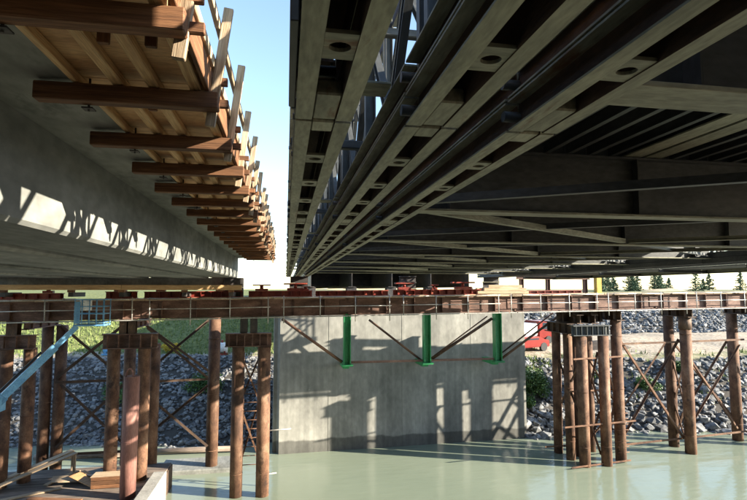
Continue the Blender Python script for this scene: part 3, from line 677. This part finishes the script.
# ------------------------------------------------------------------ work barge and things on it
bg_ = thing('work_barge', (-11, 22, WATER), 'low work barge with brown deck at lower left', 'barge')
box('hull', -22, -5.25, 16.0, 26.2, -10.3, -8.36, rust_steel, bg_)
y = 16.0
while y < 26.1:
    box('deck_board', -22 , -5.3, y, min(26.2, y + .58), -8.358, -8.30 + random.uniform(-.004, .004), barge_wood, bg_); y += .6
box('concrete_fender', -5.6, -5.05, 20.0, 24.0, -9.2, -7.95, fender_mat, bg_, bev=.03)
pl = thing('leaning_plank', (-10.6, 25, -8.3), 'long grey plank ramp sloping up to the right on the barge', 'plank')
beam('plank_board', (-12.4, 23.6, -8.22), (-9.6, 25.9, -7.4), .35, .06, timber_grey, pl); beam('plank_board', (-12.1, 23.2, -8.22), (-9.3, 25.5, -7.4), .32, .06, timber_grey, pl)
beam('plank_trestle', (-9.6, 25.9, -8.3), (-9.6, 25.9, -7.43), .1, .1, timber_grey, pl); beam('plank_trestle', (-9.35, 25.45, -8.3), (-9.35, 25.45, -7.43), .1, .1, timber_grey, pl)
for i, (x, y, rz, tilt, mt, lab) in enumerate(((-9.0, 24.3, .3, .12, timber_grey, 'weathered plywood sheet lying flat on barge deck'), (-8.2, 24.0, -.5, .22, plywood, 'brown plywood sheet tilted on the barge deck debris'), (-8.0, 24.9, .9, .08, dark_steel, 'dark steel sheet lying behind the tilted plywood on barge'))):
    M_ = Matrix.Translation((x, y, -8.14 + .03*i)) @ Matrix.Rotation(rz, 4, 'Z') @ Matrix.Rotation(tilt, 4, 'Y')
    o = link(bpy.data.objects.new('loose_sheet', boxmesh(1.5, .8, .03, mt)), None, M_); tag(o, lab, 'sheet', 'loose sheets on the barge')
for x, y, rz, L_, mt, lab in ((-10.3, 23.0, .5, 2.6, timber_grey, 'grey loose plank on barge deck in front of the ramp'), (-8.9, 22.4, -.25, 2.2, timber_dark, 'dark loose plank on barge deck left of the crate'), (-9.6, 24.9, 1.2, 1.8, timber_grey, 'short loose plank on barge beside ramp supports'), (-7.6, 25.3, .1, 2.0, timber_dark, 'dark loose plank on barge behind the rung pile')):
    o = link(bpy.data.objects.new('loose_plank', boxmesh(L_, .24, .05, mt)), None, Matrix.Translation((x, y, -8.265)) @ Matrix.Rotation(rz, 4, 'Z')); tag(o, lab, 'plank', 'loose planks on the barge')
crt = thing('tool_crate', (-6.9, 23.4, -8.3), 'low sunlit timber crate on barge left of the pink pipe', 'crate')
for i in range(3): box('crate_slat', -7.9, -6.6, 23.3, 23.34, -8.28 + .16*i, -8.14 + .16*i, timber_dark, crt)
box('crate_lid', -7.95, -6.55, 23.345, 24.0, -7.86, -7.82, timber_grey, crt)
for x in (-7.86, -6.68): box('crate_end', x, x + .04, 23.36, 23.98, -8.3, -7.865, timber_new, crt)
sh = thing('footing_slab', (-4.2, 29, WATER), 'pale concrete footing slab at water level around single pile', 'slab')
box('slab', -6.3, -2.4, 27.6, 29.6, -10, -9.18, concrete, sh, bev=.05)
lg = thing('floating_log', (-8, 30.5, WATER), 'long pale timber boom floating along the shaded left bank', 'log')
for a, b in ((-13.5, -8.6), (-8.4, -2.6)): beam('log_piece', (a, 31.2, -9.2), (b, 30.9, -9.2), .32, .32, barge_wood, lg, 'pipe')

# boom lift
bl = thing('boom_lift', (-13.0, 20.8, -8.3), 'light blue boom lift raising its basket in front of the trestle girder', 'boom lift')
base = Vector((-13.2, 20.6, -7.2)); tip = Vector((-8.5, 22.75, -1.5)); dr = (tip - base)
b0 = beam('boom', base, base + dr * .55, .34, .36, blue_paint, bl)
beam('boom_extension', base + dr * .50, base + dr * .86, .26, .28, blue_paint, b0); beam('boom_extension', base + dr * .80, tip, .18, .20, blue_paint, b0)
side = Vector((-.30, .30, .12))
beam('hose_track', base + dr * .08 + side, base + dr * .8 + side, .10, .09, dark_steel, b0); beam('boom_cylinder', base + dr * .05 + Vector((.0, -.1, -.28)), base + dr * .42 + Vector((0, 0, -.22)), .14, .14, rail_steel, b0, 'pipe')
box('boom_collar', *[f for q, d_ in zip(base + dr * .5, (.26, .24, .26)) for f in (q - d_, q + d_)], blue_paint, b0)
bx0, bx1, by0, by1, bz0 = -8.45, -7.28, 22.2, 23.0, -1.47
bk = box('basket_floor', bx0, bx1, by0, by1, bz0, bz0 + .07, blue_paint, bl)
for zc in (.15, .5, .8, 1.08):
    for y in (by0 + .03, by1 - .03): beam('basket_rail', (bx0, y, bz0 + zc), (bx1, y, bz0 + zc), .04, .04, blue_paint, bk, 'pipe')
    for x in (bx0 + .03, bx1 - .03): beam('basket_rail', (x, by0, bz0 + zc), (x, by1, bz0 + zc), .04, .04, blue_paint, bk, 'pipe')
for x in [bx0 + .03 + (bx1 - bx0 - .06) * i / 4 for i in range(5)]:
    for y in (by0 + .03, by1 - .03): beam('basket_post', (x, y, bz0 + .07), (x, y, bz0 + 1.08), .04, .04, blue_paint, bk, 'pipe')
box('control_box', bx0 + .2, bx0 + .6, by0 + .05, by0 + .25, bz0 + .65, bz0 + 1.05, white_paint, bl); box('tool_board', bx0 + .05, bx0 + .24, by0 + .01, by0 + .03, bz0 + .1, bz0 + 1.0, blue_paint, bl)
box('turret', -14.2, -12.6, 20.0, 21.2, -7.6, -6.9, blue_paint, bl); ch = box('chassis', -14.6, -11.2, 19.7, 21.5, -8.05, -7.62, blue_paint, bl)
for x in (-14.0, -11.8):
    for y in (19.75, 21.45): beam('wheel', (x, y - .14, -7.9), (x, y + .14, -7.9), .78, .78, rubber, bl, 'pipe')

# ------------------------------------------------------------------ riprap
def hull_rock(seed, key):
    rr = random.Random(seed); bm = bmesh.new()
    for i in range(13):
        v = Vector((rr.gauss(0, 1), rr.gauss(0, 1), rr.gauss(0, 1))).normalized()
        bm.verts.new((v.x * rr.uniform(.8, 1.1), v.y * rr.uniform(.6, .95), v.z * rr.uniform(.5, .8)))
    r = bmesh.ops.convex_hull(bm, input=bm.verts)
    bmesh.ops.delete(bm, geom=[v for v in bm.verts if not v.link_faces], context='VERTS')
    me = bpy.data.meshes.new('rock'); bm.to_mesh(me); bm.free(); me.materials.append(rock_mat); return me
RK = [hull_rock(100 + i, i) for i in range(10)]
RV = [([v.co.copy() for v in m_.vertices], [tuple(p.vertices) for p in m_.polygons]) for m_ in RK]
def rock_M(x, y, s, sink=.25):
    z = ground_z(x, y)
    return Matrix.Translation((x, y, z + s * (.45 - sink))) @ Matrix.Rotation(random.uniform(0, 6.28), 4, 'Z') @ Matrix.Rotation(random.uniform(-.6, .6), 4, 'X') @ Matrix.Scale(s, 4)
cnt = 0
for i in range(290):
    if i < 210: x = random.uniform(15.6, 34); t = random.uniform(-.6, 6.0) ** 1 if i % 3 else random.uniform(-.6, 1.2); s = random.uniform(.26, .55)
    else: x = random.uniform(-12.5, -.8); t = random.uniform(-.4, 6.5); s = random.uniform(.2, .33)
    link(bpy.data.objects.new('rock', RK[i % 10]), bank, rock_M(x, shore(x) + t, s))
class Mass:
    def __init__(s): s.v = []; s.f = []
    def add(s, M, vs, fs):
        o = len(s.v); s.v += [M @ v for v in vs]; s.f += [tuple(o + q for q in f) for f in fs]
    def build(s, name, mat, parent=None):
        me = bpy.data.meshes.new(name); me.from_pydata([tuple(v) for v in s.v], [], s.f); me.materials.append(mat)
        o = link(bpy.data.objects.new(name, me), parent); o['kind'] = 'stuff'; return o
ms = Mass()
for i in range(11500):
    q = random.random()
    if q < .27: x = random.uniform(14, 46); t = random.uniform(-1.2, 6.4); s = random.uniform(.12, .32)
    elif q < .72: x = random.uniform(-26, 3); t = random.uniform(-1.0, 9.4); s = random.uniform(.09, .25)
    else: x = random.uniform(14, 62); t = random.uniform(23, 31.5); s = random.uniform(.16, .38)
    k = i % 10; ms.add(rock_M(x, shore(x) + t, s), *RV[k])
o = ms.build('riprap', rock_mass); tag(o, 'grey riprap rocks covering the river bank slopes', 'rocks'); o['kind'] = 'stuff'

# grass tufts on the bank (uncountable)
gm = Mass()
for i in range(16000):
    if i < 9500: x = random.uniform(-30, 2); t = random.uniform(10, 27)
    elif i < 12500: x = random.uniform(14, 24); t = random.uniform(4.2, 9)
    else: x = random.uniform(20, 60); t = random.uniform(2.2, 9.5) if i % 3 else random.uniform(32, 45)
    if x > 19 and noise.noise(Vector((x * .45, t * .6, 1))) < .12: continue
    y = shore(x) + t; z = ground_z(x, y); a = random.uniform(0, 6.28); h = random.uniform(.12, .42); w_ = random.uniform(.03, .08)
    c_, s_ = math.cos(a), math.sin(a); lx, ly = random.uniform(-.15, .15), random.uniform(-.15, .15)
    n = len(gm.v); gm.v += [Vector((x - c_*w_, y - s_*w_, z - .03)), Vector((x + c_*w_, y + s_*w_, z - .03)), Vector((x + lx, y + ly, z + h))]; gm.f.append((n, n+1, n+2))
o = gm.build('grass', grass_m); tag(o, 'green grass growing on the river bank slopes', 'grass'); o['kind'] = 'stuff'

# ------------------------------------------------------------------ vegetation
def crown_mesh(name, pts, size, mat, parent, seed):
    rr = random.Random(seed); v = []; f = []
    for p in pts:
        s = size * rr.uniform(.6, 1.4); a = Vector((rr.gauss(0, 1), rr.gauss(0, 1), rr.gauss(0, .6))).normalized(); b_ = a.cross(Vector((rr.gauss(0, 1), rr.gauss(0, 1), rr.gauss(0, 1)))).normalized()
        n = len(v); v += [p - a*s, p + b_*s*.45, p + a*s, p - b_*s*.45]; f.append((n, n+1, n+2, n+3))
    me = bpy.data.meshes.new(name); me.from_pydata([tuple(q) for q in v], [], f); me.materials.append(mat)
    return link(bpy.data.objects.new(name, me), parent)
def shrub(label, x, y, rx, ry, h, n, mat=leaf, cat='shrub', name='leafy_shrub', group=None, size=.09):
    z = ground_z(x, y); t_ = thing(name, (x, y, z), label, cat, group); rr = random.Random(int(x * 100 + y)); pts = []
    lobes = [(rr.uniform(-.6, .6), rr.uniform(-.6, .6), rr.uniform(.25, .75), rr.uniform(.3, .5)) for _ in range(9)]
    while len(pts) < n:
        l = rr.choice(lobes); d = Vector((rr.gauss(0, 1), rr.gauss(0, 1), rr.gauss(0, 1))).normalized() * l[3] * rr.uniform(.5, 1.05)
        zz = (l[2] + d.z) * h
        if zz > -.05: pts.append(Vector((x + (l[0] + d.x) * rx, y + (l[1] + d.y) * ry, z + zz)))
    for i in range(5):
        l = lobes[i]; beam('stem', (x + l[0]*.2, y + l[1]*.2, z - .1), (x + l[0]*rx*.8, y + l[1]*ry*.8, z + l[2]*h), .04, .04, bark, t_, 'pipe')
    crown_mesh('foliage', pts, size, mat, t_, int(x * 31)); return t_
shrub('dark green leafy shrub between the pier and pile cluster', 17.4, 33.6, 1.5, 1.2, 2.1, 3800)
shrub('low shaded shrub at the water edge right beside the pier', 16.4, 32.6, .8, .7, 1.1, 1500)
shrub('small olive shrub on riprap behind the crossed braces', 26.2, 33.6, 1.1, .9, .9, 1300)
shrub('pale green shrub on the bank near right-hand piles', 30.2, 34.4, 1.2, 1.0, .8, 1200)
shrub('dark shrub low on the shaded left bank between two bents', -5.2, 37.2, 1.9, 1.0, 1.3, 2200)
shrub('dark shrub on the shaded left bank behind crossed braces', -10.6, 37.5, 2.0, 1.0, 1.2, 2200)
shrub('yellow flowering shrub on the left bank slope', -9.5, 45.0, .9, .7, .8, 900, gorse_m, 'shrub', 'flowering_shrub')
def conifer(x, y, h, label, seed):
    rr = random.Random(seed); z = ground_z(x, y) - .1; t_ = thing('conifer_tree', (x, y, z), label, 'tree', 'conifers on the far bank')
    lean = rr.uniform(-.05, .05); n = 8; v = []; f = []
    for i in range(5):
        k = i / 4; r = .11 * h / 4 * (1 - k * .92)
        v += [(x + lean*h*k + r*math.cos(a*math.pi/4), y + r*math.sin(a*math.pi/4), z + h*k) for a in range(8)]
    f = [(i*8+a, i*8+(a+1)%8, (i+1)*8+(a+1)%8, (i+1)*8+a) for i in range(4) for a in range(8)]
    me = bpy.data.meshes.new('trunk'); me.from_pydata(v, [], f); me.materials.append(bark); link(bpy.data.objects.new('trunk', me), t_)
    pts = []; zz = .06
    while zz < 1:
        nb = rr.randint(4, 6); rad = h * .40 * (1 - zz) ** .8 + .06
        for b_ in range(nb):
            a = rr.uniform(0, 6.28); L_ = rad * rr.uniform(.6, 1.15)
            for q in range(int(6 + 12 * L_)):
                k = rr.uniform(.1, 1); sp = .10 * (1.2 - k)
                pts.append(Vector((x + lean*h*zz + math.cos(a)*L_*k + rr.gauss(0, sp), y + math.sin(a)*L_*k + rr.gauss(0, sp), z + h*zz - L_*k*.18 + L_*k*k*.25 + rr.gauss(0, .06))))
        zz += rr.uniform(.035, .06)
    crown_mesh('crown', pts, .17, needle, t_, seed)
TL = [(75.5, 3.2, 'leftmost conifer right of the yellow post'), (78.3, 4.4, 'tall conifer second from the yellow post'), (81.0, 3.5, 'conifer third from yellow post, in the dense clump'), (83.8, 4.6, 'tallest dark conifer of the clump left of the sandy mound'), (86.6, 3.4, 'small conifer at the middle of the dense clump'),
      (90.0, 4.3, 'bushy conifer at the right part of the dense clump'), (93.0, 4.5, 'wide conifer ending the dense clump on the right'), (98.2, 2.6, 'small slim conifer standing right of the dense clump'), (102.6, 4.2, 'isolated full conifer in the right-hand gap'), (109.0, 3.4, 'conifer second from the right picture edge'), (114.5, 3.8, 'conifer nearest the right picture edge')]
TL += [(76.9, 2.9, 'short conifer between the first two tall ones right of yellow post'), (82.4, 3.2, 'short conifer tucked left of the tallest clump conifer'), (85.2, 3.0, 'short conifer tucked right of the tallest clump conifer'), (88.2, 3.6, 'medium conifer left of the bushy clump conifer'), (91.6, 3.3, 'short conifer left of the wide clump-ending conifer'), (106.0, 2.4, 'tiny conifer between the isolated full one and edge pair')]
for i, (x, h, l) in enumerate(TL): conifer(x, 110 + (i * 7 % 5) * 1.3, h * 1.3, l, 500 + i)

# ------------------------------------------------------------------ small vehicles on the far bank
def vehicle(name, label, cat, x, y, rz, body, cab, L=4.6, Wd=1.9, H=1.5, truck=False):
    z = ground_z(x, y) + .02; M_ = Matrix.Translation((x, y, z)) @ Matrix.Rotation(rz, 4, 'Z')
    t_ = thing(name, (x, y, z), label, cat)
    def hullp(nm, prof, w, mt, par):
        n = len(prof); v = [(a, -w/2, b) for a, b in prof] + [(a, w/2, b) for a, b in prof]
        f = [(i, n + i, n + (i+1) % n, (i+1) % n) for i in range(n)] + [tuple(range(n)), tuple(range(2*n-1, n-1, -1))]
        me = bpy.data.meshes.new(nm); me.from_pydata(v, [], f); me.materials.append(mt)
        bm = bmesh.new(); bm.from_mesh(me); bmesh.ops.recalc_face_normals(bm, faces=bm.faces); bmesh.ops.bevel(bm, geom=bm.edges[:], offset=.06, segments=2, affect='EDGES'); bm.to_mesh(me); bm.free()
        return link(bpy.data.objects.new(nm, me), par, M_)
    if truck:
        bd = hullp('cargo_body', [(-L/2, .8), (L*.12, .8), (L*.12, H + .9), (-L/2, H + .9)], Wd, body, t_)
        cb_ = hullp('cab', [(L*.15, .5), (L/2, .5), (L/2, 1.3), (L*.42, 2.1), (L*.15, 2.1)], Wd * .95, cab, t_)
        box('chassis_rail', -L/2, L*.45, -.4, .4, .55, .75, dark_steel, t_, M=M_)
        box('side_window', L*.22, L*.38, -Wd*.475 - .012, -Wd*.475 + .01, 1.35, 1.95, glass, cb_, M=M_); box('side_window', L*.22, L*.38, Wd*.475 - .01, Wd*.475 + .012, 1.35, 1.95, glass, cb_, M=M_)
    else:
        bd = hullp('body', [(-L/2, .35), (L/2, .35), (L/2, .9), (L*.36, 1.0), (L*.2, H), (-L*.46, H), (-L/2, .95)], Wd, body, t_)
        for s in (-1, 1): box('side_window', -L*.38, L*.18, s*(Wd/2 + .004) - .008, s*(Wd/2 + .004) + .008, .98, H - .14, glass, bd, M=M_)
        beam('windscreen', (L*.37, 0, 1.0), (L*.22, 0, H - .04), Wd*.8, .03, glass, bd, M=M_)
    for xx in (-L*.32, L*.32):
        for s in (-1, 1): beam('wheel', (xx, s*Wd*.38, .36), (xx, s*Wd*.52, .36), .72, .72, rubber, t_, 'pipe', M=M_)
    return t_
car_red = pmat('car_red', [(.16, .012, .010), (.22, .02, .015)], 2, (1, 1, 1), .3, fine=10, fc=(.92, 1.06), bump=0)
vehicle('box_truck', 'white truck with red cab parked behind the shrub right of the pier', 'truck', 22.2, 44.5, .2, white_paint, car_red, 6.2, 2.2, 1.0, True)
vehicle('site_car', 'red car half hidden behind the pier on the right bank', 'car', 20.2, 40.2, .3, car_red, car_red, 3.9, 1.7, 1.25)
def skid_unit(name, label, cat, x, y, mt, foot, w, h):
    z = ground_z(x, y); t_ = thing(name, (x, y, z), label, cat)
    for s in (-1, 1): beam('skid', (x - w*.6, y + s*.3, z + .08), (x + w*.6, y + s*.3, z + .08), .12, .14, foot, t_)
    beam('tank', (x - w/2, y, z + .15 + h/2), (x + w/2, y, z + .15 + h/2), h, h, mt, t_, 'pipe')
    for s in (-1, 1): box('saddle', x + s*w*.3 - .05, x + s*w*.3 + .05, y - .35, y + .35, z + .15, z + .15 + h*.25, foot, t_)
    beam('filler_neck', (x, y, z + .1 + h), (x, y, z + .35 + h), .2, .2, foot, t_, 'pipe')
skid_unit('water_tank', 'small white tank on red skids left of two-pile bent, on left bank', 'tank', -5.0, 42.6, white_paint, red_paint, .8, .85)
skid_unit('fuel_tank', 'small light blue tank on the sunlit left slope under the trestle', 'tank', -14.1, 44.6, blue_paint, blue_paint, .9, .6)
# dirt windrow and pipe on the right bench
def mound(label, x, y, rx, ry, h, name, mat, seed):
    rr = random.Random(seed); v = []; f = []; n = 26; r_ = 7
    for j in range(r_ + 1):
        for i in range(n):
            k = j / r_; a = 2*math.pi*i/n; q = 1 + .18 * noise.noise(Vector((math.cos(a)*2, math.sin(a)*2, seed)))
            xx = x + rx*k*q*math.cos(a); yy = y + ry*k*q*math.sin(a)
            v.append((xx, yy, ground_z(xx, yy) - .1 + h * math.cos(k * math.pi/2) ** 1.2 * (1 + .3 * noise.noise(Vector((xx*1.3, yy*1.3, seed))))))
    f = [(j*n+i, (j+1)*n+i, (j+1)*n+(i+1) % n, j*n+(i+1) % n) for j in range(r_) for i in range(n)]
    me = bpy.data.meshes.new(name); me.from_pydata(v, [], f); me.materials.append(mat)
    for p in me.polygons: p.use_smooth = True
    tag(link(bpy.data.objects.new(name, me)), label, 'mound')
soil = pmat('dark_soil', [(.04, .032, .028), (.08, .065, .05)], 1.5, (1, 1, 1), .95, fine=6, bump=.5, world=True)
sand = pmat('sand', [(.34, .27, .17), (.48, .39, .26)], 1.0, (1, 1, 1), .95, fine=6, bump=.3, world=True)
mound('dark soil heap on the bench behind the right-hand braces', 27.8, 41.0, 3.2, 1.3, .9, 'soil_heap', soil, 3)
mound('low sandy mound among the conifers on the far bank', 90, 106, 9, 5, 1.1, 'sand_mound', sand, 5)
for o in list(bpy.data.objects):
    if o.type == 'MESH' and not o.data.materials: o.data.materials.append(grey_steel)
